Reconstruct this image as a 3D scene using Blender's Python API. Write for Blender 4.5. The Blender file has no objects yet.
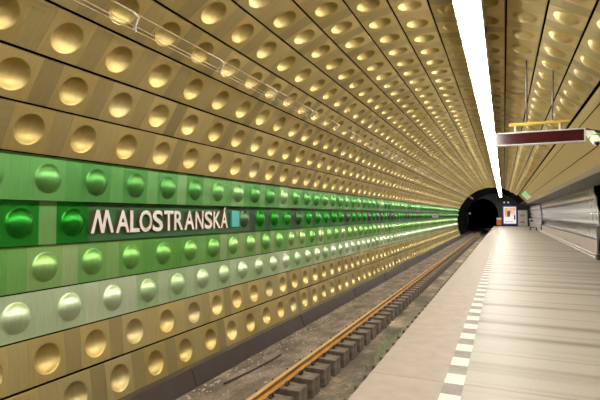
import bpy, math, random
from math import sin, cos, pi, radians, atan2, sqrt
from mathutils import Vector, Matrix

# ------------------------------------------------------------------ camera, world, exposure
scene = bpy.context.scene
COL = scene.collection
EYE = 1.6                                   # eye height above the platform (platform top is z = 0)
FPX = 458.0
YAW = math.atan(203.5 / FPX)
PITCH = math.atan(16.0 * cos(YAW) / FPX)
cam_d = bpy.data.cameras.new('camera')
cam = bpy.data.objects.new('camera', cam_d)
COL.objects.link(cam)
cam_d.sensor_width = 36.0
cam_d.lens = FPX / 600.0 * 36.0
cam_d.clip_end = 300
cam.location = (0, 0, EYE)
cam.rotation_euler = (pi / 2 + PITCH, 0, YAW)
scene.camera = cam
world = bpy.data.worlds.new('world')
scene.world = world
world.use_nodes = True
world.node_tree.nodes['Background'].inputs[0].default_value = (0.02, 0.02, 0.022, 1)
world.node_tree.nodes['Background'].inputs[1].default_value = 1.0
scene.view_settings.view_transform = 'Standard'
scene.view_settings.look = 'None'
scene.view_settings.gamma = 1.0
scene.view_settings.use_curve_mapping = False
scene.view_settings.exposure = 0.13
LAMP = 46.0                                 # emission of the ceiling light diffusers

CY, SY = cos(YAW), sin(YAW)
def depth_t(x0, dxpx):
    """t (world y) of a point at lateral x0 that the photo shows dxpx right of the vanishing point"""
    d = FPX * x0 / (CY * dxpx)
    return (d + x0 * SY) / CY

# ------------------------------------------------------------------ materials
def newmat(name):
    m = bpy.data.materials.new(name)
    m.use_nodes = True
    return m, m.node_tree, m.node_tree.nodes['Principled BSDF']

def mat(name, col, rough=0.5, metal=0.0, emis=None, estr=0.0, noise=0.0, nscale=8.0, spec=0.5, stretch=(1, 1, 1), bump=0.0):
    m, t, b = newmat(name)
    b.inputs['Base Color'].default_value = (*col, 1)
    b.inputs['Roughness'].default_value = rough
    b.inputs['Metallic'].default_value = metal
    b.inputs['Specular IOR Level'].default_value = spec
    if emis:
        b.inputs['Emission Color'].default_value = (*emis, 1)
        b.inputs['Emission Strength'].default_value = estr
    if noise > 0 or bump > 0:
        tc = t.nodes.new('ShaderNodeTexCoord')
        mp = t.nodes.new('ShaderNodeMapping'); mp.inputs['Scale'].default_value = stretch
        n = t.nodes.new('ShaderNodeTexNoise'); n.inputs['Scale'].default_value = nscale
        n.inputs['Detail'].default_value = 6
        t.links.new(tc.outputs['Object'], mp.inputs[0]); t.links.new(mp.outputs[0], n.inputs['Vector'])
        r = t.nodes.new('ShaderNodeMapRange')
        r.inputs['From Min'].default_value = 0.3; r.inputs['From Max'].default_value = 0.7
        r.inputs['To Min'].default_value = 1 - noise; r.inputs['To Max'].default_value = 1 + noise
        t.links.new(n.outputs[0], r.inputs[0])
        mx = t.nodes.new('ShaderNodeMix'); mx.data_type = 'RGBA'; mx.blend_type = 'MULTIPLY'
        mx.inputs[0].default_value = 1
        mx.inputs[6].default_value = (*col, 1)
        t.links.new(r.outputs[0], mx.inputs[7]); t.links.new(mx.outputs[2], b.inputs['Base Color'])
        if bump > 0:
            bp = t.nodes.new('ShaderNodeBump'); bp.inputs['Strength'].default_value = bump
            bp.inputs['Distance'].default_value = 0.03
            t.links.new(n.outputs[0], bp.inputs['Height']); t.links.new(bp.outputs[0], b.inputs['Normal'])
    return m

def panel_mat(name, stops, rough=0.4, metal=0.8):
    """anodised sheet; every sheet takes its own shade from the ramp"""
    m, t, b = newmat(name)
    oi = t.nodes.new('ShaderNodeObjectInfo'); ge = t.nodes.new('ShaderNodeNewGeometry')
    a = t.nodes.new('ShaderNodeMath'); a.operation = 'ADD'
    t.links.new(oi.outputs['Random'], a.inputs[0]); t.links.new(ge.outputs['Random Per Island'], a.inputs[1])
    fr = t.nodes.new('ShaderNodeMath'); fr.operation = 'FRACT'; t.links.new(a.outputs[0], fr.inputs[0])
    cr = t.nodes.new('ShaderNodeValToRGB'); t.links.new(fr.outputs[0], cr.inputs[0])
    e = cr.color_ramp.elements
    while len(e) < len(stops): e.new(0.5)
    for el, (p, c) in zip(e, stops): el.position = p; el.color = (*c, 1)
    tc = t.nodes.new('ShaderNodeTexCoord')
    mp = t.nodes.new('ShaderNodeMapping'); mp.inputs['Scale'].default_value = (60, 3, 3)
    n = t.nodes.new('ShaderNodeTexNoise'); n.inputs['Scale'].default_value = 1.5; n.inputs['Detail'].default_value = 4
    t.links.new(tc.outputs['Object'], mp.inputs[0]); t.links.new(mp.outputs[0], n.inputs['Vector'])
    r = t.nodes.new('ShaderNodeMapRange'); r.inputs['From Min'].default_value = 0.3; r.inputs['From Max'].default_value = 0.7
    r.inputs['To Min'].default_value = 0.92; r.inputs['To Max'].default_value = 1.07
    t.links.new(n.outputs[0], r.inputs[0])
    mx = t.nodes.new('ShaderNodeMix'); mx.data_type = 'RGBA'; mx.blend_type = 'MULTIPLY'; mx.inputs[0].default_value = 1
    t.links.new(cr.outputs[0], mx.inputs[6]); t.links.new(r.outputs[0], mx.inputs[7])
    t.links.new(mx.outputs[2], b.inputs['Base Color'])
    b.inputs['Roughness'].default_value = rough
    b.inputs['Metallic'].default_value = metal
    return m

M = {}
M['gold'] = panel_mat('gold anodised sheet', [(0, (.45, .345, .13)), (.5, (.52, .405, .165)), (.85, (.57, .455, .20)), (1, (.46, .38, .19))], .5, .84)
M['gold_strip'] = panel_mat('greyer gold strip', [(0, (.34, .275, .125)), (.6, (.43, .35, .16)), (1, (.52, .42, .19))], .5, .84)
M['green_top'] = panel_mat('bright green sheet', [(0, (0.075, 0.26, 0.06)), (.6, (0.11, 0.32, 0.085)), (.85, (0.16, 0.36, 0.12)), (1, (0.30, 0.44, 0.23))], .42, .85)
M['green_deep'] = panel_mat('deep green sheet', [(0, (0.011, 0.192, 0.011)), (.4, (0.022, 0.207, 0.022)), (.6, (0.037, 0.104, 0.037)), (.9, (0.052, 0.074, 0.048)), (1, (0.104, 0.222, 0.089))], .42, .85)
M['green_mid'] = panel_mat('mid green sheet', [(0, (.13, .37, .07)), (.5, (.19, .43, .115)), (.8, (.27, .46, .16)), (1, (.36, .48, .23))], .42, .82)
M['green_pale'] = panel_mat('pale green sheet', [(0, (.34, .49, .255)), (.5, (.44, .57, .34)), (1, (.54, .62, .44))], .44, .8)
M['green_near'] = panel_mat('vivid deep green sheet', [(0, (.012, .19, .014)), (1, (.02, .24, .02))], .36, .85)
M['light_strip'] = panel_mat('light green sheet', [(0, (0.148, 0.326, 0.096)), (1, (0.266, 0.407, 0.192))], .42, .85)
M['shell'] = mat('dark vault lining', (.015, .012, .01), 1.0, spec=0)
M['dark_wall'] = mat('dark painted lining', (.035, .031, .032), .85, noise=.25, nscale=3)
M['tunnel'] = mat('black tunnel lining', (.005, .005, .005), 1.0, spec=0)  # one even near-black tone for ring, rim and tunnel
M['skirt'] = mat('dark brown skirting metal', (.05, .036, .033), .42, .3, noise=.15, nscale=3)
M['rust'] = mat('rusty rail side', (0.370, 0.178, 0.037), .55, .3, noise=.3, nscale=25, stretch=(1, .15, 1))
M['rail_top'] = mat('worn rusty rail head', (0.518, 0.326, 0.118), .45, .4)
M['block'] = mat('oily dark sleeper concrete', (.13, .098, .074), .9, noise=.45, nscale=7, bump=.3)
M['concrete'] = mat('stained sleeper concrete', (0.200, 0.152, 0.111), .85, noise=.35, nscale=7, bump=.3)
M['clip'] = mat('greasy dark rail clip', (.05, .035, .028), .6, .4)
M['white_frame'] = mat('white painted metal', (0.555, 0.548, 0.533), .4)
M['housing'] = mat('grey lamp housing', (.62, .62, .60), .5, 0)
M['diffuser'] = mat('glowing lamp diffuser', (.9, .9, .9), .5, emis=(1.0, .96, .88), estr=LAMP)
M['letter_face'] = mat('off white letter face', (0.592, 0.548, 0.503), .4)
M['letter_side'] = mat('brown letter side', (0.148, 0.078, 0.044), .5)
M['board'] = mat('dark green sign board', (.035, .115, .035), .42, .4, noise=.15, nscale=2)
M['teal'] = mat('teal square', (0.059, 0.370, 0.348), .4)
M['black'] = mat('black plastic', (.015, .015, .015), .5)
M['dark_red'] = mat('dark red display glass', (.045, .003, .007), .12, spec=.6)
M['yellow'] = mat('yellow painted bar', (.46, .31, .04), .45)
M['rod'] = mat('dark steel rod', (.07, .05, .035), .5, .5)
M['wire'] = mat('pale insulated wire', (.40, .31, .22), .5)
M['bracket'] = mat('pale bracket plastic', (0.555, 0.533, 0.503), .5)
M['cctv'] = mat('white camera plastic', (.82, .82, .82), .4)
M['green_cable'] = mat('green cable', (.05, .45, .06), .5)
M['glass'] = mat('dark lens glass', (.01, .01, .012), .1)
M['pipe'] = mat('pale painted pipe', (.66, .60, .52), .35)
M['grey_metal'] = mat('grey metal', (.32, .31, .30), .4, .6)
M['ledge'] = mat('dark grey ledge metal', (.13, .125, .125), .35, .5)
M['dark_metal'] = mat('dark grey metal', (.07, .065, .065), .5, .5)
M['bulk_gold'] = mat('brushed gold sheet', (.47, .36, .125), .45, .7, noise=.2, nscale=6, stretch=(4, 8, 4))
M['bulk_lip'] = mat('pale gold lip', (0.429, 0.355, 0.237), .42, .6)
M['soffit'] = mat('grey soffit board', (0.163, 0.159, 0.148), .6)
M['exit_green'] = mat('green exit pictogram', (.02, .42, .14), .5, emis=(.02, .42, .14), estr=.6)
M['exit_white'] = mat('pale sign plate', (.70, .68, .62), .5)
M['blue'] = mat('blue poster frame', (.05, .05, .32), .4)
M['orange'] = mat('orange red sign', (.80, .13, .04), .5)
M['red'] = mat('red mark', (.55, .06, .06), .5)
M['beige'] = mat('beige notice board', (.55, .51, .42), .6)
M['lamp_small'] = mat('small lamp lens', (.8, .78, .7), .5, emis=(1, .9, .75), estr=.25)
M['paper'] = mat('crumpled pale paper', (0.555, 0.540, 0.518), .8)
M['moss'] = mat('grey green weeds', (.36, .40, .25), .9, noise=.4, nscale=40)
M['stone'] = mat('pale rubble', (.38, .34, .30), .9, noise=.4, nscale=30)
def ad(name, c): return mat('poster ' + name, c, .5, emis=c, estr=.55)
M['ad_white'] = ad('white', (.85, .86, .84)); M['ad_tan'] = ad('tan', (.62, .42, .26)); M['ad_dark'] = ad('dark', (.07, .05, .09))
M['ad_pink'] = ad('pink', (.80, .52, .42)); M['ad_orange'] = ad('orange', (.80, .36, .10)); M['ad_grey'] = ad('grey', (.45, .45, .47))

def floor_mat():
    m, t, b = newmat('polished stone platform')
    L = t.links.new
    tc = t.nodes.new('ShaderNodeTexCoord')
    def noise(scale, nsc, det=4):
        mp = t.nodes.new('ShaderNodeMapping'); mp.inputs['Scale'].default_value = scale
        n = t.nodes.new('ShaderNodeTexNoise'); n.inputs['Scale'].default_value = nsc; n.inputs['Detail'].default_value = det
        L(tc.outputs['Object'], mp.inputs[0]); L(mp.outputs[0], n.inputs['Vector']); return n
    band = noise((.05, 1, 1), 2.2, 3)
    cr = t.nodes.new('ShaderNodeValToRGB'); L(band.outputs[0], cr.inputs[0])
    e = cr.color_ramp.elements
    e[0].position = .33; e[0].color = (.13, .114, .092, 1)
    e[1].position = .50; e[1].color = (.295, .262, .214, 1)
    k = e.new(.43); k.color = (.24, .21, .17, 1)
    fine = noise((1, 1, 1), 60, 5)
    r = t.nodes.new('ShaderNodeMapRange'); r.inputs['From Min'].default_value = .3; r.inputs['From Max'].default_value = .7
    r.inputs['To Min'].default_value = .88; r.inputs['To Max'].default_value = 1.12; L(fine.outputs[0], r.inputs[0])
    mx = t.nodes.new('ShaderNodeMix'); mx.data_type = 'RGBA'; mx.blend_type = 'MULTIPLY'; mx.inputs[0].default_value = 1
    L(cr.outputs[0], mx.inputs[6]); L(r.outputs[0], mx.inputs[7])
    # thin joints across the platform every 1.15 m
    sx = t.nodes.new('ShaderNodeSeparateXYZ'); L(tc.outputs['Object'], sx.inputs[0])
    md = t.nodes.new('ShaderNodeMath'); md.operation = 'MODULO'; md.inputs[1].default_value = 1.15; L(sx.outputs[1], md.inputs[0])
    lt = t.nodes.new('ShaderNodeMath'); lt.operation = 'LESS_THAN'; lt.inputs[1].default_value = .05; L(md.outputs[0], lt.inputs[0])
    sc = t.nodes.new('ShaderNodeMath'); sc.operation = 'MULTIPLY'; sc.inputs[1].default_value = .35; L(lt.outputs[0], sc.inputs[0])
    m2 = t.nodes.new('ShaderNodeMix'); m2.data_type = 'RGBA'; L(sc.outputs[0], m2.inputs[0]); L(mx.outputs[2], m2.inputs[6])
    m2.inputs[7].default_value = (.11, .09, .07, 1)
    L(m2.outputs[2], b.inputs['Base Color'])
    b.inputs['Roughness'].default_value = .5
    b.inputs['Specular IOR Level'].default_value = .16
    return m
M['floor'] = floor_mat()

def slab_mat(name, col, period, joint, rough, jcol, nz=.1):
    m, t, b = newmat(name)
    L = t.links.new
    tc = t.nodes.new('ShaderNodeTexCoord')
    n = t.nodes.new('ShaderNodeTexNoise'); n.inputs['Scale'].default_value = 5; n.inputs['Detail'].default_value = 8
    L(tc.outputs['Object'], n.inputs['Vector'])
    r = t.nodes.new('ShaderNodeMapRange'); r.inputs['From Min'].default_value = .3; r.inputs['From Max'].default_value = .7
    r.inputs['To Min'].default_value = 1 - nz; r.inputs['To Max'].default_value = 1 + nz; L(n.outputs[0], r.inputs[0])
    mx = t.nodes.new('ShaderNodeMix'); mx.data_type = 'RGBA'; mx.blend_type = 'MULTIPLY'; mx.inputs[0].default_value = 1
    mx.inputs[6].default_value = (*col, 1); L(r.outputs[0], mx.inputs[7])
    sx = t.nodes.new('ShaderNodeSeparateXYZ'); L(tc.outputs['Object'], sx.inputs[0])
    ad_ = t.nodes.new('ShaderNodeMath'); ad_.operation = 'ADD'; ad_.inputs[1].default_value = 60 * period; L(sx.outputs[1], ad_.inputs[0])
    md = t.nodes.new('ShaderNodeMath'); md.operation = 'MODULO'; md.inputs[1].default_value = period; L(ad_.outputs[0], md.inputs[0])
    lt = t.nodes.new('ShaderNodeMath'); lt.operation = 'LESS_THAN'; lt.inputs[1].default_value = joint; L(md.outputs[0], lt.inputs[0])
    m2 = t.nodes.new('ShaderNodeMix'); m2.data_type = 'RGBA'; L(lt.outputs[0], m2.inputs[0]); L(mx.outputs[2], m2.inputs[6])
    m2.inputs[7].default_value = (*jcol, 1); L(m2.outputs[2], b.inputs['Base Color'])
    b.inputs['Roughness'].default_value = rough
    b.inputs['Specular IOR Level'].default_value = .15
    return m
M['edge_slab'] = slab_mat('smooth beige edge slabs', (0.281, 0.233, 0.189), 2.3, .012, .6, (0.185, 0.148, 0.111))
M['marker'] = slab_mat('grey and white marker tiles', (.235, .21, .182), .575, .29, .8, (.56, .54, .49))

def ground_mat(name, ca, cb, cc, s1, s2, rough=.85, stretch=(1, 1, 1), bump=.5):
    m, t, b = newmat(name)
    L = t.links.new
    tc = t.nodes.new('ShaderNodeTexCoord'); mp = t.nodes.new('ShaderNodeMapping'); mp.inputs['Scale'].default_value = stretch
    L(tc.outputs['Object'], mp.inputs[0])
    n = t.nodes.new('ShaderNodeTexNoise'); n.inputs['Scale'].default_value = s1; n.inputs['Detail'].default_value = 8; n.inputs['Roughness'].default_value = .65
    L(mp.outputs[0], n.inputs['Vector'])
    cr = t.nodes.new('ShaderNodeValToRGB'); L(n.outputs[0], cr.inputs[0]); e = cr.color_ramp.elements
    e[0].position = .36; e[0].color = (*ca, 1); e[1].position = .66; e[1].color = (*cc, 1); k = e.new(.5); k.color = (*cb, 1)
    n2 = t.nodes.new('ShaderNodeTexNoise'); n2.inputs['Scale'].default_value = s2; n2.inputs['Detail'].default_value = 5
    L(mp.outputs[0], n2.inputs['Vector'])
    r = t.nodes.new('ShaderNodeMapRange'); r.inputs['From Min'].default_value = .3; r.inputs['From Max'].default_value = .7
    r.inputs['To Min'].default_value = .7; r.inputs['To Max'].default_value = 1.3; L(n2.outputs[0], r.inputs[0])
    mx = t.nodes.new('ShaderNodeMix'); mx.data_type = 'RGBA'; mx.blend_type = 'MULTIPLY'; mx.inputs[0].default_value = 1
    L(cr.outputs[0], mx.inputs[6]); L(r.outputs[0], mx.inputs[7]); L(mx.outputs[2], b.inputs['Base Color'])
    bp = t.nodes.new('ShaderNodeBump'); bp.inputs['Strength'].default_value = bump; bp.inputs['Distance'].default_value = .02
    L(n2.outputs[0], bp.inputs['Height']); L(bp.outputs[0], b.inputs['Normal'])
    b.inputs['Roughness'].default_value = rough
    return m
M['bed'] = ground_mat('dusty trackbed concrete', (.07, .05, .037), (.145, .107, .08), (.26, .205, .165), 2.2, 30, stretch=(1.4, .6, 1))
M['pit'] = ground_mat('muddy drain floor', (.04, .03, .02), (.12, .09, .058), (.42, .32, .20), .9, 18, .6, stretch=(1.2, .8, 1))

def wallr_mat():
    m, t, b = newmat('polished grey wall sheets')
    L = t.links.new
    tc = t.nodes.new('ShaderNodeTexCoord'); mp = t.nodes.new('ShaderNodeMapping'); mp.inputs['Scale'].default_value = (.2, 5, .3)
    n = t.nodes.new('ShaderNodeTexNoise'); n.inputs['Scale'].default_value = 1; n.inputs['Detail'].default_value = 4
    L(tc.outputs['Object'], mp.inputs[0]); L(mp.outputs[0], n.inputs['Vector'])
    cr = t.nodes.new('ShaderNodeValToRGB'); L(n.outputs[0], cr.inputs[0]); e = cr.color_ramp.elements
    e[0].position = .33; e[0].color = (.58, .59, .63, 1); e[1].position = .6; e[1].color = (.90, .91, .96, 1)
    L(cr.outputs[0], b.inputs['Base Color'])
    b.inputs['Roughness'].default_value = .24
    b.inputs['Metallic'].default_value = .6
    return m
M['wall_r'] = wallr_mat()
M['wall_low'] = mat('pinkish grey stone', (.44, .37, .325), .4, noise=.2, nscale=5, stretch=(1, 3, 1))

# ------------------------------------------------------------------ mesh helpers
class MB:
    def __init__(s): s.v = []; s.f = []; s.sm = []; s.mi = []
    def add(s, vs, fs, smooth=False, mi=0):
        o = len(s.v); s.v += [tuple(v) for v in vs]
        for f in fs: s.f.append(tuple(i + o for i in f)); s.sm.append(smooth); s.mi.append(mi)
        return s
    def box(s, a, b, mi=0):
        (x0, y0, z0), (x1, y1, z1) = a, b
        v = [(x0, y0, z0), (x1, y0, z0), (x1, y1, z0), (x0, y1, z0), (x0, y0, z1), (x1, y0, z1), (x1, y1, z1), (x0, y1, z1)]
        return s.add(v, [(3, 2, 1, 0), (4, 5, 6, 7), (0, 1, 5, 4), (1, 2, 6, 5), (2, 3, 7, 6), (3, 0, 4, 7)], mi=mi)
    def bbox(s, a, b, r=.01, mi=0):
        """box with chamfered long edges (all 12 edges)"""
        c = [(a[i] + b[i]) / 2 for i in range(3)]; h = [abs(b[i] - a[i]) / 2 for i in range(3)]
        r = min(r, min(h) * .9); vs = []; ids = {}
        for sx in (-1, 1):
            for sy in (-1, 1):
                for sz in (-1, 1):
                    sg = (sx, sy, sz)
                    for ax in range(3):
                        p = [c[i] + sg[i] * (h[i] if i == ax else h[i] - r) for i in range(3)]
                        ids[(sg, ax)] = len(vs); vs.append(p)
        fs = []
        for ax in range(3):
            u, w = [(1, 2), (2, 0), (0, 1)][ax]
            for sg in (-1, 1):
                q = []
                for (p, r2) in ((-1, -1), (1, -1), (1, 1), (-1, 1)):
                    k = [0, 0, 0]; k[ax] = sg; k[u] = p; k[w] = r2; q.append(ids[(tuple(k), ax)])
                fs.append(q if sg > 0 else q[::-1])
        for ax in range(3):
            u, w = [(1, 2), (2, 0), (0, 1)][ax]
            for p in (-1, 1):
                for r2 in (-1, 1):
                    k0 = [0, 0, 0]; k0[ax] = -1; k0[u] = p; k0[w] = r2
                    k1 = list(k0); k1[ax] = 1
                    q = [ids[(tuple(k0), u)], ids[(tuple(k1), u)], ids[(tuple(k1), w)], ids[(tuple(k0), w)]]
                    fs.append(q if p * r2 < 0 else q[::-1])
        for sg in [(x, y, z) for x in (-1, 1) for y in (-1, 1) for z in (-1, 1)]:
            q = [ids[(sg, 0)], ids[(sg, 1)], ids[(sg, 2)]]
            fs.append(q if sg[0] * sg[1] * sg[2] > 0 else q[::-1])
        return s.add(vs, fs, mi=mi)
    def tube(s, pts, r, n=8, mi=0):
        pts = [Vector(p) for p in pts]; vs = []; fs = []
        for i, p in enumerate(pts):
            d = (pts[min(i + 1, len(pts) - 1)] - pts[max(i - 1, 0)]).normalized()
            up = Vector((0, 0, 1)) if abs(d.z) < .9 else Vector((1, 0, 0))
            a = d.cross(up).normalized(); b = d.cross(a).normalized()
            rr = r[i] if isinstance(r, (list, tuple)) else r
            for k in range(n):
                w = 2 * pi * k / n; vs.append(p + a * cos(w) * rr + b * sin(w) * rr)
        for i in range(len(pts) - 1):
            for k in range(n):
                fs.append((i * n + k, i * n + (k + 1) % n, (i + 1) * n + (k + 1) % n, (i + 1) * n + k))
        s.add(vs, fs, True, mi)
        m0 = len(vs)
        s.add([vs[k] for k in range(n)], [tuple(range(n))], mi=mi)
        s.add([vs[m0 - n + k] for k in range(n)], [tuple(reversed(range(n)))], mi=mi)
        return s
    def extr(s, prof, y0, y1, closed=True, mi=0, smooth=False):
        """profile of (x, z) points run along y"""
        n = len(prof); v = [(x, y0, z) for x, z in prof] + [(x, y1, z) for x, z in prof]
        fs = [(i, (i + 1) % n, n + (i + 1) % n, n + i) for i in range(n if closed else n - 1)]
        s.add(v, fs, smooth, mi)
        if closed: s.add(v, [tuple(reversed(range(n))), tuple(range(n, 2 * n))], mi=mi)
        return s
    def build(s, name, mats, parent=None, mw=None):
        me = bpy.data.meshes.new(name)
        me.from_pydata(s.v, [], s.f)
        for m in (mats if isinstance(mats, list) else [mats]): me.materials.append(M[m] if isinstance(m, str) else m)
        me.polygons.foreach_set('use_smooth', s.sm); me.polygons.foreach_set('material_index', s.mi)
        me.update()
        o = bpy.data.objects.new(name, me); COL.objects.link(o)
        if mw is not None: o.matrix_world = mw
        if parent is not None: o.parent = parent
        return o

def tag(o, label=None, cat=None, group=None, kind=None):
    if label: o['label'] = label
    if cat: o['category'] = cat
    if group: o['group'] = group
    if kind: o['kind'] = kind
    return o
def empty(name, loc, label, cat, group=None):
    o = bpy.data.objects.new(name, None); COL.objects.link(o); o.location = loc
    o.empty_display_size = .1
    return tag(o, label, cat, group)
def struct(o): o['kind'] = 'structure'; return o
def part(mb, name, mats, parent, label=None):
    """mesh given in world coordinates, hung under an unrotated parent"""
    o = mb.build(name, mats, parent)
    if parent.type == 'EMPTY': o.matrix_parent_inverse = Matrix.Translation(parent.location).inverted()
    if label: o['label'] = label
    return o

ONES = ['', 'first', 'second', 'third', 'fourth', 'fifth', 'sixth', 'seventh', 'eighth', 'ninth', 'tenth', 'eleventh', 'twelfth', 'thirteenth',
        'fourteenth', 'fifteenth', 'sixteenth', 'seventeenth', 'eighteenth', 'nineteenth']
TENS = ['', '', 'twenty', 'thirty', 'forty', 'fifty', 'sixty', 'seventy', 'eighty', 'ninety']
def ordinal(n):
    if n >= 100: return 'hundredth' if n == 100 else 'hundred-and-' + ordinal(n - 100)
    if n < 20: return ONES[n]
    if n % 10 == 0: return TENS[n // 10][:-1] + 'ieth'
    return TENS[n // 10] + '-' + ONES[n % 10]

def project(p):
    """photo pixel of a world point (camera-yaw frame), and depth"""
    q = Vector(p) - Vector((0, 0, EYE))
    r = q.x * CY + q.y * SY; d = -q.x * SY + q.y * CY
    dd = d * cos(PITCH) + q.z * sin(PITCH); u = -d * sin(PITCH) + q.z * cos(PITCH)
    if dd < .1: return None
    return 300 + FPX * r / dd, 200 - FPX * u / dd, dd

# ------------------------------------------------------------------ the vault's section (x, z relative to the eye)
R = 3.6
CX, CZ = -.29643 * R, -.19192 * R + EYE
S0, DS = 3.59376, .13779488
def vault(a, r=R): return CX + r * cos(a), CZ + r * sin(a)
T_END = 53.5                                # where the sheet cladding stops
T_WALL = 70.0                               # end wall of the platform
T_BACK = -7.0
BED = -.95

# ------------------------------------------------------------------ setting: shells, walls, floors
def arc(a0, a1, n, r): return [vault(a0 + (a1 - a0) * i / n, r) for i in range(n + 1)]
left_lo = arc(S0 + .10, S0 - DS * 6, 14, R + .16)
struct(MB().extr(left_lo, T_BACK, T_END, False).build('wall_left', 'shell'))
top = arc(S0 - DS * 6, S0 - DS * 20.6, 24, R + .16)
struct(MB().extr(top, T_BACK, T_END, False).build('ceiling', 'shell'))
# bare dark ring beyond the cladding
ring = arc(S0 + .14, S0 - DS * 21.6, 40, R + .10)
struct(MB().extr(ring, T_END, T_WALL, False, smooth=True).build('ceiling.001', 'tunnel'))
rim = MB()
ra, rb = arc(S0 + .10, S0 - DS * 21, 40, R + .02), arc(S0 + .10, S0 - DS * 21, 40, R + .2)
for i in range(40):
    rim.add([(ra[i][0], T_END, ra[i][1]), (ra[i + 1][0], T_END, ra[i + 1][1]), (rb[i + 1][0], T_END, rb[i + 1][1]), (rb[i][0], T_END, rb[i][1])], [(0, 1, 2, 3)])
struct(rim.build('trim_1', 'tunnel'))
# skirting under the lowest gold row
gx, gz = vault(S0)
sk = [(gx + .0, gz - .012), (gx + .035, gz - .02), (-4.17, BED + .02), (-4.17, BED), (-4.33, BED), (gx - .12, gz - .012)]
skirt = MB().extr(sk, T_BACK, T_WALL)
for t in [5.63 + 4.0 * k for k in range(-3, 15)]:
    skirt.extr([(x + .012, z) for x, z in sk[1:3]] + [(x - .01, z) for x, z in (sk[2], sk[1])], t, t + .05)
struct(skirt.build('baseboard_left', 'skirt'))

# trackbed: slab by the wall, drain trough between the rails, slab below the platform edge
RAIL_F, RAIL_N = -3.10, -1.605
bed = MB().extr([(-4.4, BED), (RAIL_F + .04, BED), (RAIL_F + .04, BED - .42), (-4.4, BED - .42)], T_BACK, T_WALL + 20)
struct(bed.build('floor_track', 'bed'))
struct(MB().extr([(RAIL_N - .04, BED), (-.9, BED), (-.9, BED - .42), (RAIL_N - .04, BED - .42)], T_BACK, T_WALL + 20).build('floor_track.001', 'bed'))
pit = MB()
random.seed(5)
nx, ny = 8, 160
vs = []
for j in range(ny + 1):
    for i in range(nx + 1):
        x = RAIL_F + .04 + (RAIL_N - RAIL_F - .08) * i / nx
        y = T_BACK + (T_WALL + 20 - T_BACK) * j / ny
        vs.append((x, y, BED - .30 + .05 * abs(i / nx - .5) + random.uniform(-.012, .012)))
pit.add(vs, [(j * (nx + 1) + i, j * (nx + 1) + i + 1, (j + 1) * (nx + 1) + i + 1, (j + 1) * (nx + 1) + i) for j in range(ny) for i in range(nx)], True)
struct(pit.build('floor_drain', 'pit'))

# platform
EDGE = -1.258
struct(MB().extr([(-.362, -.2), (3.9, -.2), (3.9, 0), (-.362, 0)], T_BACK, T_WALL).build('floor', 'floor'))
struct(MB().extr([(EDGE, -.16), (-.54, -.16), (-.54, 0), (EDGE + .008, 0), (EDGE, -.008)], T_BACK, T_WALL).build('floor_edge', 'edge_slab'))
struct(MB().extr([(-.54, -.16), (-.362, -.16), (-.362, 0), (-.54, 0)], T_BACK, T_WALL).build('floor_marker', 'marker'))
struct(MB().extr([(-1.05, BED), (-.9, BED), (-.9, -.16), (-1.05, -.16)], T_BACK, T_WALL).build('wall_platform', 'concrete'))

# right side: lowered gold soffit, curved wall, ledge, recess, low wall
def E(x, z): return (x, z + EYE)
b0, b1, b2, b3, b4 = E(1.365, 1.955), E(2.04, 1.175), E(2.2, 1.075), E(3.22, 1.10), E(1.41, 2.02)
T_BE = 50.0
fr = lambda k: (b0[0] + (b1[0] - b0[0]) * k, b0[1] + (b1[1] - b0[1]) * k)
def seamed(k0, k1):
    a, b = fr(k0), fr(k1)
    return [a, b, (b[0] + .03, b[1] + .03), (a[0] + .03, a[1] + .03)]
bk = MB()
for k0, k1 in ((0, .15), (.17, .66), (.68, 1.0)):
    bk.extr(seamed(k0, k1), T_BACK, T_BE)
struct(bk.build('ceiling_bulkhead', 'bulk_gold'))
struct(MB().extr([b1, b2, (b2[0] + .06, b2[1] + .05), (b1[0] + .05, b1[1] + .05)], T_BACK, T_BE).build('trim_2', 'bulk_lip'))
struct(MB().extr([(b2[0] + .06, b2[1] + .03), b3, (b3[0], b3[1] + .1), (b2[0] + .06, b2[1] + .1)], T_BACK, T_BE).build('ceiling_soffit', 'soffit'))
rx, rz = vault(S0 - DS * 21.6, R + .10)
struct(MB().extr([(rx, rz), (3.25, EYE + 1.12), (3.25, EYE + 1.2), (rx, rz + .08)], T_BE + .05, T_WALL).build('ceiling_soffit.001', 'dark_wall'))
# closing board of the bulkhead's far end, and its back
cap = [fr(0), fr(1), b2, (3.3, b3[1]), (3.3, 4.0), (1.41, 4.0)]
struct(MB().extr(cap, T_BE, T_BE + .05).build('trim_3', 'bulk_gold'))
struct(MB().extr([(fr(0)[0] + .07, fr(0)[1] + .04), (fr(1)[0] + .07, fr(1)[1] + .04)], T_BACK, T_BE, False).build('ceiling_lining', 'shell'))

PASS0, PASS1 = 15.8, 20.6                   # passage through the right wall
upper = []
for (xa_, za_), (xb_, zb_) in (((3.2, 1.12), (3.30, .62)), ((3.30, .61), (3.37, .10)), ((3.37, .09), (3.40, -.42))):
    for i in range(9):                      # three courses of sheets, bulged to catch streaks of lamp light
        u = i / 8; upper.append(E(xa_ + (xb_ - xa_) * u - .045 * 4 * u * (1 - u), za_ + (zb_ - za_) * u))
uprof = upper + [(3.7, upper[-1][1]), (3.7, upper[0][1])]
w = MB()
for a, b in ((T_BACK, PASS0), (PASS1, T_WALL)):
    w.extr(uprof, a, b)
    for q in range(len(uprof)): w.sm[-len(uprof) - 2 + q] = q < len(upper) - 1
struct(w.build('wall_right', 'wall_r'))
lowprof = [E(3.29, -.96), (3.29, 0), (3.7, 0), E(3.7, -.96)]
w = MB()
for a, b in ((T_BACK, PASS0), (PASS1, T_WALL)): w.extr(lowprof, a, b)
struct(w.build('wall_right.001', 'wall_low'))
w = MB()
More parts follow.
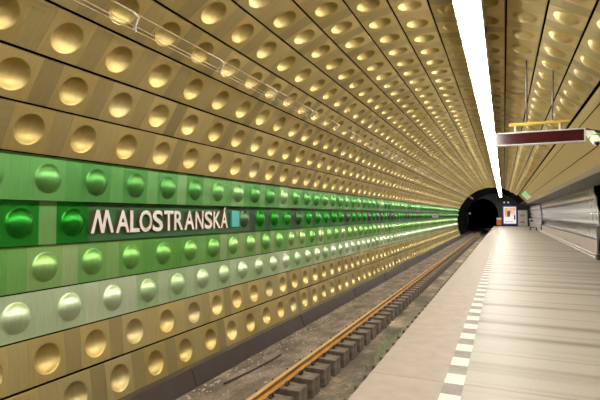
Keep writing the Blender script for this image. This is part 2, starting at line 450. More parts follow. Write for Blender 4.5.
for a, b in ((T_BACK, PASS0), (PASS1, T_WALL)): w.extr([E(3.52, -.96), E(3.7, -.96), E(3.7, -.42), E(3.52, -.42)], a, b)
struct(w.build('wall_right.002', 'wall_r'))
w = MB()
for a, b in ((T_BACK, PASS0), (PASS1 + .1, 49.0)): w.extr([E(3.25, -.57), E(3.51, -.57), E(3.51, -.42), E(3.26, -.42)], a, b)
struct(w.build('trim_4', 'ledge'))     # ledge
w = MB()
for a, b in ((T_BACK, PASS0), (PASS1 + .1, 49.0)): w.extr([E(3.275, -.985), E(3.33, -.985), E(3.33, -.95), E(3.275, -.95)], a, b)
struct(w.build('trim_5', 'dark_metal'))     # edge of the recess
# jambs of the passage and the rib at the wall's far end
w = MB()
jam = [(x - .03, z) for x, z in upper] + [(3.24, upper[-1][1]), (3.24, 0), (3.7, 0), (3.7, upper[0][1])]
w.extr(jam, PASS1, PASS1 + .1); w.extr(jam, PASS0 - .1, PASS0)
struct(w.build('trim_6', 'grey_metal'))
rib = [(x - .07, z) for x, z in upper] + [(3.28, EYE - .7), (3.18, 0), (3.5, 0), (3.5, upper[0][1])]
struct(MB().extr(rib, 49.0, 49.5).build('trim_7', 'dark_metal'))
# passage box behind the opening
w = MB()
w.add([(3.7, PASS0, 0), (7, PASS0, 0), (7, PASS1, 0), (3.7, PASS1, 0), (3.7, PASS0, 3.0), (7, PASS0, 3.0), (7, PASS1, 3.0), (3.7, PASS1, 3.0)],
      [(4, 5, 6, 7), (0, 1, 5, 4), (3, 2, 6, 7), (1, 2, 6, 5)])
struct(w.build('wall_passage', 'dark_wall'))
struct(MB().extr([(3.7, -.1), (7, -.1), (7, 0), (3.7, 0)], PASS0, PASS1).build('floor_passage', 'floor'))

# end wall with the running tunnel's mouth
PCX, PHW, PTOP = -2.66, 1.98, 3.85
hole = [(PCX - PHW, BED - .4), (PCX - PHW, 1.6)] + [(PCX - PHW * cos(pi * i / 20), 1.6 + (PTOP - 1.6) * sin(pi * i / 20)) for i in range(1, 20)] + [(PCX + PHW, 1.6), (PCX + PHW, BED - .4)]
ew = MB()
outl = []
for (x, z) in hole:
    vx, vz = x - PCX, z - 1.0
    L = max(abs(vx) / 7.0, abs(vz) / 5.0)
    outl.append((PCX + vx / L, 1.0 + vz / L))
n = len(hole)
ew.add([(x, T_WALL, z) for x, z in hole] + [(x, T_WALL, z) for x, z in outl], [(i, i + 1, n + i + 1, n + i) for i in range(n - 1)])
struct(ew.build('wall_end', 'dark_wall'))
struct(MB().extr(hole, T_WALL, T_WALL + 60, False, smooth=True).build('wall_tunnel', 'tunnel'))
struct(MB().box((-8, T_WALL + 59, -2), (8, T_WALL + 60, 6)).build('wall_tunnel.001', 'tunnel'))
struct(MB().box((-6, T_BACK - .2, -1.6), (8, T_BACK, 6)).build('wall_back', 'dark_wall'))

# ------------------------------------------------------------------ domed sheets of the vault
PER = .645
CH = 2 * R * sin(DS / 2)
PW, PH, SW = .43, CH - .030, PER - .43 - .0015
RD = .162
def dome_plate(kind, na, nr):
    """square sheet with a stamped dome (sgn +1) or hollow (-1); x along the row, y up the row, z into the hall"""
    sgn, HD = {-1: (-1, .10), 1: (1, .085), 2: (1, .062)}[kind]  # last kind: shallow raised dome, shape chosen for its lamp-lit left side
    ha, hb = PW / 2, PH / 2
    ang = sorted([2 * pi * i / na for i in range(na)] + [atan2(sy * hb, sx * ha) % (2 * pi) for sx in (-1, 1) for sy in (-1, 1)])
    a2 = [ang[0]]
    for a in ang[1:]:
        if a - a2[-1] > 1e-3: a2.append(a)
    n = len(a2); mb = MB()
    vs = [(0, 0, sgn * HD)]
    rs = (RD * RD + HD * HD) / (2 * HD)
    phi_m = math.asin(min(1, RD / rs))
    for k in range(1, nr + 1):
        ph = phi_m * k / nr; rr = rs * sin(ph); h = rs * cos(ph) - (rs - HD)
        vs += [(rr * cos(a), rr * sin(a), sgn * h) for a in a2]
    f1 = [(0, 1 + i, 1 + (i + 1) % n) for i in range(n)]
    for k in range(nr - 1):
        o = 1 + k * n
        f1 += [(o + i, o + n + i, o + n + (i + 1) % n, o + (i + 1) % n) for i in range(n)]
    nd = len(f1)
    o = 1 + (nr - 1) * n
    def edge(a):
        c, s = cos(a), sin(a); L = min(ha / abs(c) if abs(c) > 1e-6 else 9, hb / abs(s) if abs(s) > 1e-6 else 9)
        return c * L, s * L
    vs += [(*edge(a), 0) for a in a2]
    f1 += [(o + i, o + n + i, o + n + (i + 1) % n, o + (i + 1) % n) for i in range(n)]
    o += n
    vs += [(*edge(a), -.03) for a in a2]
    f1 += [(o + i, o + n + i, o + n + (i + 1) % n, o + (i + 1) % n) for i in range(n)]
    mb.add(vs, f1[:nd], True); mb.v = [tuple(v) for v in vs]
    for f in f1[nd:]: mb.f.append(f); mb.sm.append(False); mb.mi.append(0)
    return mb
def strip_mesh():
    x0, x1 = PW / 2 + .001, PW / 2 + .001 + SW; hb = PH / 2; z = -.001
    mb = MB()
    v = [(x0, -hb, z), (x1, -hb, z), (x1, hb, z), (x0, hb, z), (x0, -hb, -.03), (x1, -hb, -.03), (x1, hb, -.03), (x0, hb, -.03)]
    return mb.add(v, [(0, 1, 2, 3), (4, 5, 1, 0), (5, 6, 2, 1), (6, 7, 3, 2), (7, 4, 0, 3)])

PHASE = {1: .50, 2: .26, 3: .60, 4: .29, 5: .60, 6: .185, 7: .48, 8: .14, 9: .46, 10: .175, 11: .49, 12: .19, 13: .505, 14: .21, 15: .56,
         16: .21, 17: .58, 18: .27, 19: .60, 20: .38}
ROWMAT = {3: 'green_pale', 4: 'green_mid', 5: 'green_deep', 6: 'green_top'}
ROWDESC = {1: 'lowest gold row above dark skirting', 2: 'gold row just below pale green row',
           3: 'palest green row', 4: 'green row below station name', 5: 'dark green row of station name', 6: 'topmost green row',
           16: 'gold row just left of ceiling light', 17: 'shaded gold row beside ceiling light',
           18: 'second gold row right of ceiling light', 19: 'third gold row right of ceiling light', 20: 'gold row against smooth gold bulkhead'}
for r_ in range(7, 16): ROWDESC[r_] = ordinal(r_ - 6) + ' gold row above green band'
SIGN = (4.035, 7.475)
SIGN_SHIFT = 45 * PER
TILT = {1: -9, 2: -6, 3: -3.5, 4: 0, 5: 0, 6: 3}     # the lower rows hang nearly upright
def frame(row, t):
    a0, a1 = S0 - DS * (row - 1), S0 - DS * row
    p0, p1 = vault(a0), vault(a1)
    ex, ez = p1[0] - p0[0], p1[1] - p0[1]; L = sqrt(ex * ex + ez * ez); ex /= L; ez /= L
    if row in TILT: ex, ez = sin(radians(TILT[row])), cos(radians(TILT[row]))
    c = ((p0[0] + p1[0]) / 2, (p0[1] + p1[1]) / 2)
    k = 1.028 if row <= 7 else 1.0                # tighter joints low on the wall
    return Matrix(((0, ex * k, ez, c[0]), (1, 0, 0, t), (0, ez * k, -ex, c[1]), (0, 0, 0, 1)))
cells = {'gold': [], 'green': []}
for row in range(1, 21):
    kind = 'green' if 3 <= row <= 6 else 'gold'
    k = math.ceil((T_BACK + .4 - PHASE[row]) / PER); cnt = 0
    while True:
        t = PHASE[row] + PER * k; k += 1
        if t + PER * .7 > T_END: break
        if row == 5 and (SIGN[0] - .1 < t < SIGN[1] or SIGN[0] - .1 < t - SIGN_SHIFT < SIGN[1]): continue
        mw = frame(row, t)
        c = mw @ Vector((0, 0, 0)); pr = project(c)
        area = 0; vis = False
        if pr:
            vis = 0 <= pr[0] < 600 and 0 <= pr[1] < 400
            q = [project(mw @ Vector((sx * PW / 2, sy * PH / 2, 0))) for sx, sy in ((-1, -1), (1, -1), (1, 1), (-1, 1))]
            if all(q):
                area = abs(sum(q[i][0] * q[(i + 1) % 4][1] - q[(i + 1) % 4][0] * q[i][1] for i in range(4))) / 2
                if not any(-2 <= u[0] < 602 and -2 <= u[1] < 402 for u in q): area = 0
        if vis: cnt += 1
        cells[kind].append((area, row, t, cnt if vis else 0, mw))
plates = {s: dome_plate(s, 36, 7) for s in (-1, 1, 2)}
plates_lo = {s: dome_plate(s, 36, 8) for s in (-1, 1, 2)}
strip = strip_mesh()
protos = {}
random.seed(11)
ADJ = {3: 'pale', 4: 'mid green', 5: 'deep green', 6: 'bright green'}
for kind in ('gold', 'green'):
    cs = sorted(cells[kind], key=lambda c: -c[0])
    big, rest = [c for c in cs[:300] if c[0] > 0], None
    rest = [c for c in cs if c not in big]
    for area, row, t, cnt, mw in sorted(big, key=lambda c: (c[1], c[2])):
        mname = ROWMAT.get(row, 'gold'); sgn = 1 if kind == 'green' else (2 if row >= 18 else -1)
        near_dark = row == 5 and t < 4.1
        key = (mname, near_dark, sgn)
        if key not in protos:
            po = plates[sgn].build(kind + '_panel', 'green_near' if near_dark else mname); so = strip.build('flat_strip', 'light_strip' if near_dark else ('gold_strip' if mname == 'gold' else mname))
            protos[key] = (po.data, so.data)
        else:
            po = bpy.data.objects.new(kind + '_panel', protos[key][0]); so = bpy.data.objects.new('flat_strip', protos[key][1])
            COL.objects.link(po); COL.objects.link(so)
        po.matrix_world = mw; so.parent = po
        if row == 5 and (0 < SIGN[0] - t < .5 or 0 < SIGN[0] + SIGN_SHIFT - t < .5): bpy.data.objects.remove(so)   # the sign board starts here
        what = ('hollow gold panel' if sgn < 0 else 'domed gold panel') if kind == 'gold' else ('pale green domed panel' if row == 3 else ADJ[row] + ' domed panel')
        where = ordinal(cnt) + ' from picture edge in ' if cnt else 'cut off by picture edge in '
        tag(po, what + ' ' + where + ROWDESC[row], 'wall panel', ('gold dimpled' if kind == 'gold' else 'green domed') + ' panels of the vault')
    mb = MB(); mats = ['gold', 'gold_strip'] if kind == 'gold' else ['green_pale', 'green_mid', 'green_deep', 'green_top']
    for area, row, t, cnt, mw in rest:
        sgn = 1 if kind == 'green' else (2 if row >= 18 else -1); mi = 0 if kind == 'gold' else row - 3
        for src in (plates_lo[sgn], strip):
            o = len(mb.v); mb.v += [tuple(mw @ Vector(v)) for v in src.v]
            mb.f += [tuple(i + o for i in f) for f in src.f]; mb.sm += src.sm; mb.mi += [mi + (1 if kind == 'gold' and src is strip else 0)] * len(src.f)
    o = mb.build(kind + '_panel_field', mats)
    tag(o, 'distant %s panels running on along the vault to the dark end' % ('gold dimpled' if kind == 'gold' else 'green domed'), 'wall panels', kind='stuff')

# ------------------------------------------------------------------ station name sign
ROW5 = frame(5, 0)
S_FACE = ROW5.copy()
def letter_meshes():
    """word mark drawn letter by letter: (char, photo x left, photo x right)"""
    pxs = [('M', 91.3, 113.4), ('A', 115.6, 129.3), ('L', 129.8, 139.3), ('O', 139.0, 151.8), ('S', 152.2, 162.6), ('T', 163.6, 173.0), ('R', 173.8, 182.8),
           ('A', 184.0, 193.9), ('N', 195.0, 203.0), ('S', 204.0, 212.0), ('K', 212.9, 220.3), ('\u00c1', 220.4, 227.4)]
    return [(c, depth_t(-4.57, a - 503.5), depth_t(-4.57, b - 503.5)) for c, a, b in pxs]
def glyph(ch):
    """outline of one capital as polygons in a unit box, from the built-in font"""
    cu = bpy.data.curves.new('glyph', 'FONT'); cu.body = ch; cu.size = 1; cu.extrude = .5; cu.resolution_u = 4; cu.offset = .02
    ob = bpy.data.objects.new('glyph', cu); COL.objects.link(ob)
    bpy.context.view_layer.update()
    me = bpy.data.meshes.new_from_object(ob.evaluated_get(bpy.context.evaluated_depsgraph_get()))
    vs = [v.co.copy() for v in me.vertices]; fs = [tuple(p.vertices) for p in me.polygons]; nz = [p.normal.z for p in me.polygons]
    COL.objects.unlink(ob); bpy.data.objects.remove(ob); bpy.data.curves.remove(cu); bpy.data.meshes.remove(me)
    return vs, fs, nz
CAPH = None
def make_letter(ch, t0, t1, parent, z0, z1, y_off, depth):
    global CAPH
    mb = MB(); W = t1 - t0; H = z1 - z0
    if ch == 'M':
        sw = .047; pts = [(.0, 0), (.26, 1), (.50, 0), (.70, 1), (1.0, 0)]
        xs = [t0 - .005 + (W - .03) * p[0] for p in pts]; zs = [z0 + H * p[1] for p in pts]
        for i in range(4):
            a, b = (xs[i], zs[i]), (xs[i + 1], zs[i + 1])
            quad = [(a[0] - sw / 2 + .015, a[1]), (a[0] + sw / 2 + .015, a[1]), (b[0] + sw / 2 + .015, b[1]), (b[0] - sw / 2 + .015, b[1])]
            if a[1] > b[1]: quad = quad[::-1]
            vs = [(u, v, y_off) for u, v in quad] + [(u, v, y_off + depth - .0006 * (i % 2)) for u, v in quad]
            mb.add(vs, [(4, 5, 6, 7)], mi=0)
            mb.add(vs, [(3, 2, 1, 0), (0, 1, 5, 4), (1, 2, 6, 5), (2, 3, 7, 6), (3, 0, 4, 7)], mi=1)
    else:
        vs, fs, nz = glyph(ch)
        x0, x1 = min(v.x for v in vs), max(v.x for v in vs)
        if CAPH is None: CAPH = (0.0, max(v.y for v in glyph('T')[0]))
        out = [(t0 + (v.x - x0) / (x1 - x0) * W, z0 + v.y / CAPH[1] * H, y_off + (v.z + .5) * depth) for v in vs]
        for f, k in zip(fs, nz): mb.add([out[i] for i in f], [tuple(range(len(f)))], mi=0 if k > .5 else 1)
    return mb
def station_sign(dt, label):
    root = empty('station_name_sign', (ROW5[0][3], (SIGN[0] + SIGN[1]) / 2 + dt, ROW5[2][3]), label, 'sign', 'station name signs in the dark green row')
    def put(mb, name, mats, lb=None):
        o = mb.build(name, mats, root)
        mw = ROW5.copy(); mw[1][3] = dt
        o.matrix_parent_inverse = Matrix.Translation(root.location).inverted()
        o.matrix_basis = mw
        if lb: o['label'] = lb
    b = MB().bbox((SIGN[0], -PH / 2, -.03), (SIGN[1], PH / 2, 0), .004)
    put(b, 'board', 'board')
    up = 1.0 / ROW5[2][1]
    zc = ROW5[2][3] - EYE
    y0, y1 = (-.228 - zc) * up, (.058 - zc) * up
    for ch, a, c in letter_meshes():
        put(make_letter(ch, a, c, root, y0, y1, .0, .05), 'letter', ['letter_face', 'letter_side'])
    sq = MB().bbox((depth_t(-4.57, 231.8 - 503.5), y0 + .0, 0), (depth_t(-4.57, 239.2 - 503.5), y1 + .01, .045), .004)
    put(sq, 'line_square', ['teal'], 'teal square after the last letter')
    return root
station_sign(0, 'large raised off-white MALOSTRANSK\u00c1 letters with teal square on dark green board')
station_sign(SIGN_SHIFT, 'small distant repeat of the station name sign far along the green wall')

# ------------------------------------------------------------------ ceiling light line
LX0, LX1, LZ = -.505, -.215, EYE + 2.55
def lamp_meshes():
    h = MB().extr([(LX0 - .016, -.03), (LX0 - .002, -.03), (LX0, .03), (LX1, .03), (LX1 + .004, -.112), (LX1 + .012, -.112), (LX1 + .016, .07), (LX1 - .06, .16), (LX0 + .06, .16), (LX0 - .016, .07)], 0, 2.09)  # side lips added to block lamp light, the right one lowered
    d = MB().extr([(LX0 + .002, .028)] + [((LX0 + LX1) / 2 - (LX1 - LX0) * .49 * cos(pi * i / 12), -.18 * sin(pi * i / 12)) for i in range(13)] + [(LX1 - .002, .028)], .004, 2.086)  # bulge deepened to throw more lamp light onto the walls
    st = MB().tube([(LX0 - .022, 2.09, .06), (LX0 - .022, 2.09, -.03)] + [((LX0 + LX1) / 2 - (LX1 - LX0) * .53 * cos(pi * i / 8), 2.09, -.03 - .158 * sin(pi * i / 8)) for i in range(1, 8)] + [(LX1 + .022, 2.09, -.03), (LX1 + .022, 2.09, .06)], .011, 6)
    return h, d, st
protoL = None
LP = 2.1
k0 = 0
nsec = 0
for k in range(-5, 31):
    t = 4.70 + LP * k
    if t + LP > T_WALL - 1: break
    seen = t + LP > 5.6
    if seen: nsec += 1
    root = empty('ceiling_light', (0, t, LZ),
                 ('glowing ceiling light section, %s along the line from the picture top' % ordinal(nsec)) if seen else 'glowing ceiling light section overhead behind the viewer',
                 'light', 'ceiling lights in one continuous line' if seen else 'ceiling lights behind the viewer')
    if protoL is None:
        h, d, st = lamp_meshes()
        ho = h.build('housing', 'housing', root)
        protoL = (ho.data, d.build('diffuser', 'diffuser', ho).data, st.build('strap', 'dark_metal', ho).data)
    else:
        ho = None
        for me, nm in zip(protoL, ('housing', 'diffuser', 'strap')):
            o = bpy.data.objects.new(nm, me); COL.objects.link(o); o.parent = ho or root
            ho = ho or o
    # two stems up to the vault
    sm = MB()
    for q in (.4, 1.7): sm.tube([((LX0 + LX1) / 2, q, .155), ((LX0 + LX1) / 2, q, .50)], .012, 6)
    if k == -5: stem_me = sm.build('stem', 'rod', root).data
    else:
        o = bpy.data.objects.new('stem', stem_me); COL.objects.link(o); o.parent = root

# ------------------------------------------------------------------ rails and sleeper blocks
def rail_prof(xc):
    z = BED + .015
    return [(xc - .07, z), (xc + .07, z), (xc + .07, z + .012), (xc + .012, z + .026), (xc + .010, z + .072), (xc + .032, z + .08), (xc + .032, z + .10),
            (xc + .026, z + .107), (xc - .026, z + .107), (xc - .032, z + .10), (xc - .032, z + .08), (xc - .010, z + .072), (xc - .012, z + .026), (xc - .07, z + .012)]
def rail(xc, label):
    mb = MB(); p = rail_prof(xc); mb.extr(p, T_BACK, T_WALL + 19)
    n = len(p)
    for i, f in enumerate(mb.f):
        if len(f) == 4 and i in (6, 7, 8): mb.mi[i] = 1
    return tag(mb.build('running_rail', ['rust', 'rail_top']), label, 'rail')
rail(RAIL_F, 'rusty orange rail along the middle of the trackbed nearer the panelled wall')
rail(RAIL_N, 'rail running close under the platform edge')
BP = .51
def block_mesh(side):
    a, b = (0, .335) if side > 0 else (-.42, 0)
    return MB().bbox((a, -.15, -.28), (b, .15, 0), .008)
def clip_mesh(s):
    mb = MB()
    x = s * .075
    mb.bbox((x - .012 + s * .03, -.05, .0), (x + s * .03 + .035 * s, .05, .022), .006)
    mb.tube([(x + s * .055, 0, .0), (x + s * .055, 0, .065)], .014, 6)
    mb.tube([(x + s * .055, -.045, .018), (x + s * .02, -.03, .045), (x + s * .012, 0, .04), (x + s * .02, .03, .045), (x + s * .055, .045, .018)], .009, 5)
    return mb
for side, xr, x_blk, desc in ((1, RAIL_F, RAIL_F + .04, 'beside orange rail'), (-1, RAIL_N, RAIL_N - .04, 'peeking from under platform edge')):
    pb = pc = None; cnt = 0
    for k in range(120):
        t = 3.2 + BP * k
        if t > T_WALL - 6: break
        pr = project((x_blk + side * .28, t, BED))
        if not pr or pr[1] > 404: continue
        cnt += 1
        if pb is None:
            blk = block_mesh(side).build('sleeper_block', 'block'); pb = blk.data
            cls = [clip_mesh(q).build('rail_clip', 'clip') for q in (-1, 1)]; pc = [c.data for c in cls]
        else:
            blk = bpy.data.objects.new('sleeper_block', pb); cls = [bpy.data.objects.new('rail_clip', c) for c in pc]; COL.objects.link(blk)
            for cl in cls: COL.objects.link(cl)
        blk.location = (x_blk, t, BED)
        for cl in cls: cl.parent = blk; cl.location = (xr - x_blk, 0, 0.0)
        tag(blk, 'concrete sleeper block %s, %s from picture bottom' % (desc, ordinal(cnt)), 'sleeper block', 'sleeper blocks ' + desc)

# rubble, weeds, litter, loose cable on the trackbed
random.seed(3)
def pebble(mb, x, y, z, r):
    vs = []
    for (a, b, c) in ((1, 0, 0), (-1, 0, 0), (0, 1, 0), (0, -1, 0), (0, 0, 1), (0, 0, -.2)):
        q = r * random.uniform(.6, 1.2); vs.append((x + a * q, y + b * q * 1.3, z + c * q * .6))
    mb.add(vs, [(0, 2, 4), (2, 1, 4), (1, 3, 4), (3, 0, 4), (2, 0, 5), (1, 2, 5), (3, 1, 5), (0, 3, 5)])
mb = MB()
for i in range(900):
    y = 4 + 40 * random.random() ** 1.6
    x = -4.13 + abs(random.gauss(0, .16)) if random.random() < .65 else random.uniform(-4.1, -3.2)
    pebble(mb, min(x, -3.2), y, BED + .003, random.uniform(.006, .03))
tag(mb.build('rubble', 'stone'), 'pale crumbs of rubble strewn along the foot of the panelled wall', 'rubble', kind='stuff')
mb = MB()
for i in range(420):
    y = random.gauss(9.6, .6); x = -2.2 + random.uniform(-.14, .12); z = BED - .275
    h = random.uniform(.08, .26); a = random.uniform(0, 2 * pi); wd = .012
    tx, ty = x + random.gauss(0, .03), y + random.gauss(0, .03)
    mb.add([(x - wd * cos(a), y - wd * sin(a), z), (x + wd * cos(a), y + wd * sin(a), z), (tx, ty, z + h)], [(0, 1, 2)])
tag(mb.build('weeds', 'moss'), 'grey green weeds growing in the drain close to the platform edge', 'weeds', kind='stuff')
def scrap(loc, s, label):
    mb = MB(); vs = []; n = 5
    for j in range(n):
        for i in range(n): vs.append((loc[0] + s * (i / 4 - .5), loc[1] + s * (j / 4 - .5), loc[2] + abs(random.gauss(0, s * .22))))
    mb.add(vs, [(j * n + i, j * n + i + 1, (j + 1) * n + i + 1, (j + 1) * n + i) for j in range(n - 1) for i in range(n - 1)])
    o = mb.build('paper_scrap', 'paper'); md = o.modifiers.new('thick', 'SOLIDIFY'); md.thickness = .004
    tag(o, label, 'litter')
scrap((-2.55, 5.72, BED - .262), .10, 'crumpled white scrap lying in the drain at the picture bottom')
scrap((-2.60, 5.98, BED - .262), .08, 'smaller pale scrap in the drain beside the sleeper blocks')
cb = MB().tube([(-3.86, 5.9, BED + .018), (-3.78, 6.5, BED + .018), (-3.73, 7.1, BED + .018), (-3.72, 7.5, BED + .018)], .018, 8)
tag(cb.build('loose_cable', 'clip'), 'short dark cable lying on the trackbed between skirting and orange rail', 'cable')

# ------------------------------------------------------------------ aerial wires on the vault
WR = [(28.8, 3.84, 'lowest'), (29.35, 3.84, 'middle'), (31.06, 3.84, 'topmost')]
wp = []
for a, r_, nm in WR:
    x, z = -r_ * cos(radians(a)), r_ * sin(radians(a)) + EYE
    wp.append((x, z))
    mb = MB(); mb.tube([(x, T_BACK, z)] + [(x, 3.39 + 1.51 * k, z) for k in range(38)], .005, 6)
    tag(mb.build('aerial_wire', 'wire'), '%s of three thin pale wires stretched along the gold vault' % nm, 'wire', 'aerial wires along the vault')
pbk = None
for k in range(37):
    t = 3.39 + 1.51 * k
    if pbk is None:
        (xa, za), (xb, zb) = wp[2], wp[0]
        nx_, nz_ = -.86, .51
        mb = MB()
        mb.tube([(xa + .0, 0, za), (xa + .03, .03, za - .04), (xb + .025, .07, zb + .03), (xb, .1, zb - .012)], .012, 6)
        mb.tube([(xa, 0, za), (xa + nx_ * .15, -.12, za + nz_ * .15)], .010, 6)
        mb.tube([(xb, .1, zb), (xb + nx_ * .15, .2, zb + nz_ * .15)], .010, 6)
        o = mb.build('wire_bracket', 'bracket'); pbk = o.data
    else: o = bpy.data.objects.new('wire_bracket', pbk); COL.objects.link(o)
    o.location = (0, t, 0)
    tag(o, 'pale bracket holding the three wires, %s from the picture top' % ordinal(k + 1), 'bracket', 'wire brackets on the vault')

# ------------------------------------------------------------------ hanging display
TD = 8.53
root = empty('information_display', (.55, TD, EYE + 1.163), 'dark red display in white frame hanging from yellow bar beside the ceiling light', 'display')
x0, x1, z0, z1 = -.117, 1.21, EYE + 1.163, EYE + 1.385
fr_ = MB()
b = .02
for a, c in (((x0, TD - .06, z0), (x1, TD + .06, z0 + b)), ((x0, TD - .06, z1 - b), (x1, TD + .06, z1)), ((x0, TD - .06, z0 + b), (x0 + b, TD + .06, z1 - b)), ((x1 - b, TD - .06, z0 + b), (x1, TD + .06, z1 - b))):
    fr_.bbox(a, c, .004)
part(fr_, 'frame', 'white_frame', root)
part(MB().box((x0 + b, TD - .05, z0 + b), (x1 - b, TD + .05, z1 - b)), 'screen', 'dark_red', root, 'dark red glass')
part(MB().bbox((.10, TD - .02, EYE + 1.495), (1.0, TD + .02, EYE + 1.545), .006), 'hanger_bar', 'yellow', root, 'yellow bar')
for x in (.20, .86): part(MB().tube([(x, TD, z1 - .005), (x, TD, EYE + 1.50)], .016, 8), 'short_hanger', 'pipe', root)
part(MB().tube([(.375, TD, EYE + 1.54), (.385, TD, EYE + 2.615)], .013, 8), 'rod', 'rod', root)
part(MB().tube([(.755, TD, EYE + 1.54), (.775, TD, EYE + 2.405)], .013, 8), 'rod', 'rod', root)

# surveillance camera on its arm
root = empty('surveillance_camera', (1.33, TD - .05, EYE + 1.25), 'white surveillance camera on dark arm beside the right end of the red display', 'camera')
P = lambda px, py, t: None
def ray(px, py, t):
    """point at distance t down the hall that the photo shows at (px, py)"""
    dx, dy = px - 300, 200 - py
    f0 = FPX * cos(PITCH) - dy * sin(PITCH); u = FPX * sin(PITCH) + dy * cos(PITCH)
    X, Y = dx * CY - f0 * SY, dx * SY + f0 * CY
    return Vector((X / Y * t, t, EYE + u / Y * t))
a, c = ray(588.5, 132.5, TD + .1), ray(597, 143, TD - .25)
d = (c - a); ax = d.normalized(); sd = ax.cross(Vector((0, 0, 1))).normalized(); upv = sd.cross(ax).normalized()
def obox(a, c, sd, upv, hw, hh):
    mb = MB(); vs = []
    for p in (a, c):
        for i, j in ((-.7, -1), (.7, -1), (1, -.7), (1, .7), (.7, 1), (-.7, 1), (-1, .7), (-1, -.7)): vs.append(p + sd * hw * i + upv * hh * j)
    return mb.add(vs, [tuple(reversed(range(8))), tuple(range(8, 16))] + [(i, (i + 1) % 8, 8 + (i + 1) % 8, 8 + i) for i in range(8)])
body = part(obox(a, c, sd, upv, .045, .045), 'body', 'cctv', root)
part(obox(a - ax * .02 + upv * .05, c + ax * .05 + upv * .05, sd, upv, .055, .008), 'sun_hood', 'cctv', body)
part(MB().tube([c, c + ax * .03], .03, 12), 'lens', 'glass', body)
arm0 = ray(578, 128.8, TD + .1); arm1 = ray(588, 129.5, TD + .05); arm2 = ray(606, 133, TD + .05)
end = Vector((1.93, TD + .05, EYE + 1.36))
part(MB().tube([arm0, arm1, arm2, end], [.014, .02, .022, .022], 8), 'arm', 'black', root, 'dark arm')
m_ = a * .45 + c * .55
part(MB().tube([m_ + sd * .06 - upv * .03, m_ + sd * .04 + upv * .055, m_ - sd * .05 + upv * .06, arm2 + Vector((0, -.02, -.02))], .009, 8), 'cable', 'green_cable', root, 'green cable')

# ------------------------------------------------------------------ right wall fittings
root = empty('guard_rail', (3.12, 30, 0), 'pale double pipe running along the foot of the right wall', 'rail')
part(MB().tube([(3.06, 19.4, .135), (3.12, 48.8, .135)], .035, 10), 'pipe', 'pipe', root)
part(MB().tube([(3.03, 19.4, .035), (3.09, 48.8, .035)], .032, 10), 'pipe', 'pipe', root)
for k in range(6):
    y = 19.5 + 5.8 * k; xx = 3.06 + .06 * (y - 19.4) / 29.4
    part(MB().box((xx + .03, y - .02, .0), (3.30, y + .02, .16)), 'bracket', 'pipe', root)
root = empty('floor_box', (3.12, 19.1, 0), 'small dark box on the floor at the near end of the pale pipes', 'box')
part(MB().bbox((2.99, 18.95, 0), (3.24, 19.35, .16), .012), 'body', 'dark_metal', root)
part(MB().bbox((2.97, 18.93, .16), (3.26, 19.37, .185), .006), 'lid', 'dark_metal', root)
# bench and barrier near the far end
root = empty('bench', (2.75, 52.5, 0), 'small dark bench by the far end of the right wall', 'bench')
part(MB().bbox((2.45, 52.0, .30), (3.0, 53.2, .36), .01), 'seat', 'dark_metal', root)
for x, y in ((2.5, 52.1), (3.05, 52.1), (2.5, 53.1), (3.05, 53.1)): part(MB().box((x - .03, y - .03, 0), (x + .03, y + .03, .30)), 'leg', 'dark_metal', root)
root = empty('barrier', (3.0, 60, 0), 'pale horizontal barrier between the notice board and the right wall', 'barrier')
part(MB().bbox((2.75, 59.95, 1.02), (3.28, 60.05, 1.13), .01), 'bar', 'pipe', root)
part(MB().box((2.78, 59.97, 0), (2.84, 60.03, 1.02)), 'post', 'pipe', root)

# exit sign on the bulkhead
def bq(k, t, off): # point on the bulkhead face
    p = fr(k); return Vector((p[0] - .755 * off, t, p[1] - .655 * off))
T_EX = 38.5
root = empty('exit_sign', bq(.5, T_EX, .02), 'green and white running-figure exit sign at far end of gold bulkhead', 'sign')
e1 = Vector((b1[0] - b0[0], 0, b1[1] - b0[1])).normalized()
nrm = Vector((e1.z, 0, -e1.x))
def on_bulk(poly, off, th):
    """u down the slope, v out from the face, plate square to the hall"""
    o = bq(.22, T_EX, .0); vs = []
    for h in (off, off + th):
        for u, v in poly: vs.append(o + e1 * (.60 * u) + nrm * (.36 * (1 - v)) + Vector((0, -h, 0)))
    n = len(poly)
    return MB().add(vs, [tuple(range(n)), tuple(reversed(range(n, 2 * n)))] + [(i, n + i, n + (i + 1) % n, (i + 1) % n) for i in range(n)])
plate = part(on_bulk([(0, 0), (1, 0), (1, 1), (0, 1)], 0, .03), 'plate', 'exit_white', root)
part(on_bulk([(.08, .15), (.5, .15), (.5, .85), (.08, .85)], .03, .01), 'panel', 'exit_green', plate, 'green field')
fig = on_bulk([(.2, .2), (.27, .22), (.3, .4), (.4, .3), (.44, .34), (.34, .5), (.36, .62), (.44, .6), (.44, .65), (.33, .7), (.22, .62), (.18, .5), (.22, .5), (.26, .56), (.24, .42)], .04, .006)
part(fig, 'figure', 'exit_white', plate)
part(on_bulk([(.58, .45), (.78, .45), (.78, .3), (.93, .5), (.78, .7), (.78, .55), (.58, .55)], .03, .01), 'arrow', 'exit_green', plate)

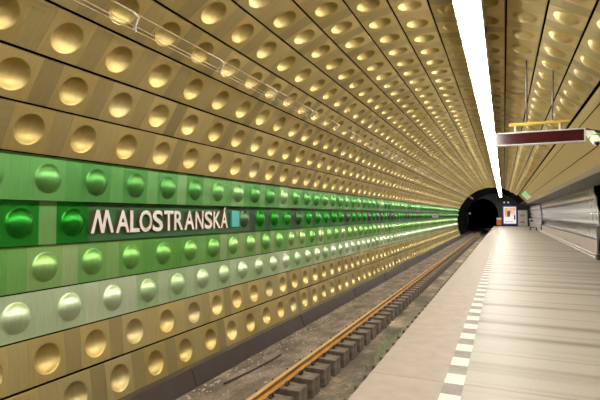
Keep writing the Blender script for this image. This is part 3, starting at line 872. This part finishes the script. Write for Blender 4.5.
# ------------------------------------------------------------------ end wall fittings
def ew_rect(px0, px1, py0, py1, t):
    a, c = ray(px0, py1, t), ray(px1, py0, t); return a.x, c.x, a.z, c.z
T1 = T_WALL - .35
xa, xb, za, zb = ew_rect(502.6, 517.2, 205.6, 224.6, T1)
root = empty('advertising_poster', ((xa + xb) / 2, T1 + .15, za), 'glowing advertising poster in blue frame on the dark end wall', 'poster')
w_ = .16
fb = MB()
for p, q in (((xa, za), (xb, za + w_)), ((xa, zb - w_), (xb, zb)), ((xa, za + w_), (xa + w_, zb - w_)), ((xb - w_, za + w_), (xb, zb - w_))):
    fb.bbox((p[0], T1, p[1]), (q[0], T1 + .3, q[1]), .02)
frame_o = part(fb, 'frame', 'blue', root)
U = lambda u: xa + w_ + (xb - xa - 2 * w_) * u
V = lambda v: za + w_ + (zb - za - 2 * w_) * v
pic = MB().box((U(0), T1 + .1, V(0)), (U(1), T1 + .2, V(1)), 0)
def patch(poly, mi, lift):
    n = len(poly); y = T1 + .1 - lift
    pic.add([(U(u), y, V(v)) for u, v in poly], [tuple(range(n))], mi=mi)
patch([(.05, .35), (.95, .35), (.95, .95), (.05, .95)], 1, .004)
patch([(.1, .55), (.3, .55), (.28, .9), (.08, .85)], 4, .008)
patch([(.28, .42), (.5, .4), (.55, .62), (.48, .8), (.32, .78), (.25, .6)], 2, .012)
patch([(.35, .78), (.48, .78), (.47, .93), (.36, .93)], 3, .016)
patch([(.45, .3), (.85, .3), (.72, .55), (.6, .62)], 0, .016)
patch([(.66, .55), (.92, .5), (.95, .75), (.75, .82)], 3, .012)
patch([(.78, .22), (.95, .25), (.95, .5), (.85, .48)], 2, .018)
patch([(.1, .08), (.75, .08), (.75, .16), (.1, .16)], 5, .004)
part(pic, 'picture', ['ad_white', 'ad_tan', 'ad_dark', 'ad_pink', 'ad_orange', 'ad_grey'], frame_o)
# notice board
xa, xb, za, zb = ew_rect(518.2, 527.4, 210.2, 227.0, T1)
root = empty('notice_board', ((xa + xb) / 2, T1 + .15, 0), 'beige notice board with small red marks right of the glowing poster', 'notice board')
nb = part(MB().bbox((xa, T1, .02), (xb, T1 + .3, zb), .02), 'board', 'beige', root)
gl = MB()
for k in range(1, 4): gl.box((xa + .05, T1 - .01, za + (zb - za) * k / 4 - .015), (xb - .05, T1, za + (zb - za) * k / 4 + .015))
gl.box(((xa + xb) / 2 - .015, T1 - .01, za + .1), ((xa + xb) / 2 + .015, T1, zb - .1))
part(gl, 'divider', 'grey_metal', nb)
for (u, v) in ((.5, .68), (.5, .30)):
    cx_, cz_ = xa + (xb - xa) * u, za + (zb - za) * v
    rm = MB().box((cx_ - .26, T1 - .02, cz_ - .14), (cx_ - .08, T1 - .011, cz_ + .14)); rm.box((cx_ + .02, T1 - .02, cz_ - .1), (cx_ + .22, T1 - .011, cz_ + .12))
    part(rm, 'red_mark', 'red', nb, 'red marks')
# red and white warning board at the platform end
xa, xb, za, zb = ew_rect(496.6, 501.4, 217.8, 225.0, T1 - .3)
root = empty('warning_board', ((xa + xb) / 2, T1 - .3, 0), 'orange red warning board with white top at the platform end beside tunnel', 'sign')
zm = zb - (zb - za) * .25
part(MB().bbox((xa, T1 - .35, za), (xb, T1 - .3, zm), .01), 'panel', 'orange', root)
part(MB().bbox((xa, T1 - .35, zm), (xb, T1 - .3, zb), .01), 'top_panel', 'exit_white', root, 'white top')
for x in (xa + .08, xb - .08): part(MB().tube([(x, T1 - .27, 0), (x, T1 - .27, zb - .05)], .03, 8), 'post', 'dark_metal', root)
for px, nm in ((504.2, 'left'), (508.2, 'right')):
    q = ray(px, 202.4, T1)
    root = empty('signal_lamp', q, 'small pale lamp on the dark end wall above poster, %s one of two' % nm, 'lamp', 'pair of lamps above the poster')
    part(MB().bbox((q.x - .17, T1 + .05, q.z - .15), (q.x + .17, T1 + .35, q.z + .15), .02), 'case', 'dark_metal', root)
    part(MB().tube([(q.x, T1 + .05, q.z), (q.x, T1 + .02, q.z)], .12, 14), 'lens', 'lamp_small', root)
q = ray(468, 213.4, T_WALL - 1.2)
root = empty('tunnel_signal', q, 'small round pale signal at the left side of the black tunnel mouth', 'signal')
q = Vector((-4.35, T_WALL - 1.2, q.z)); root.location = q
part(MB().tube([(q.x, q.y, q.z), (q.x, q.y + .12, q.z)], .16, 14), 'case', 'dark_metal', root)
part(MB().tube([(q.x, q.y - .015, q.z), (q.x, q.y, q.z)], .12, 14), 'lens', 'exit_white', root)
part(MB().tube([(q.x, q.y + .06, q.z), (-4.68, q.y + .06, q.z)], .025, 8), 'bracket', 'dark_metal', root)
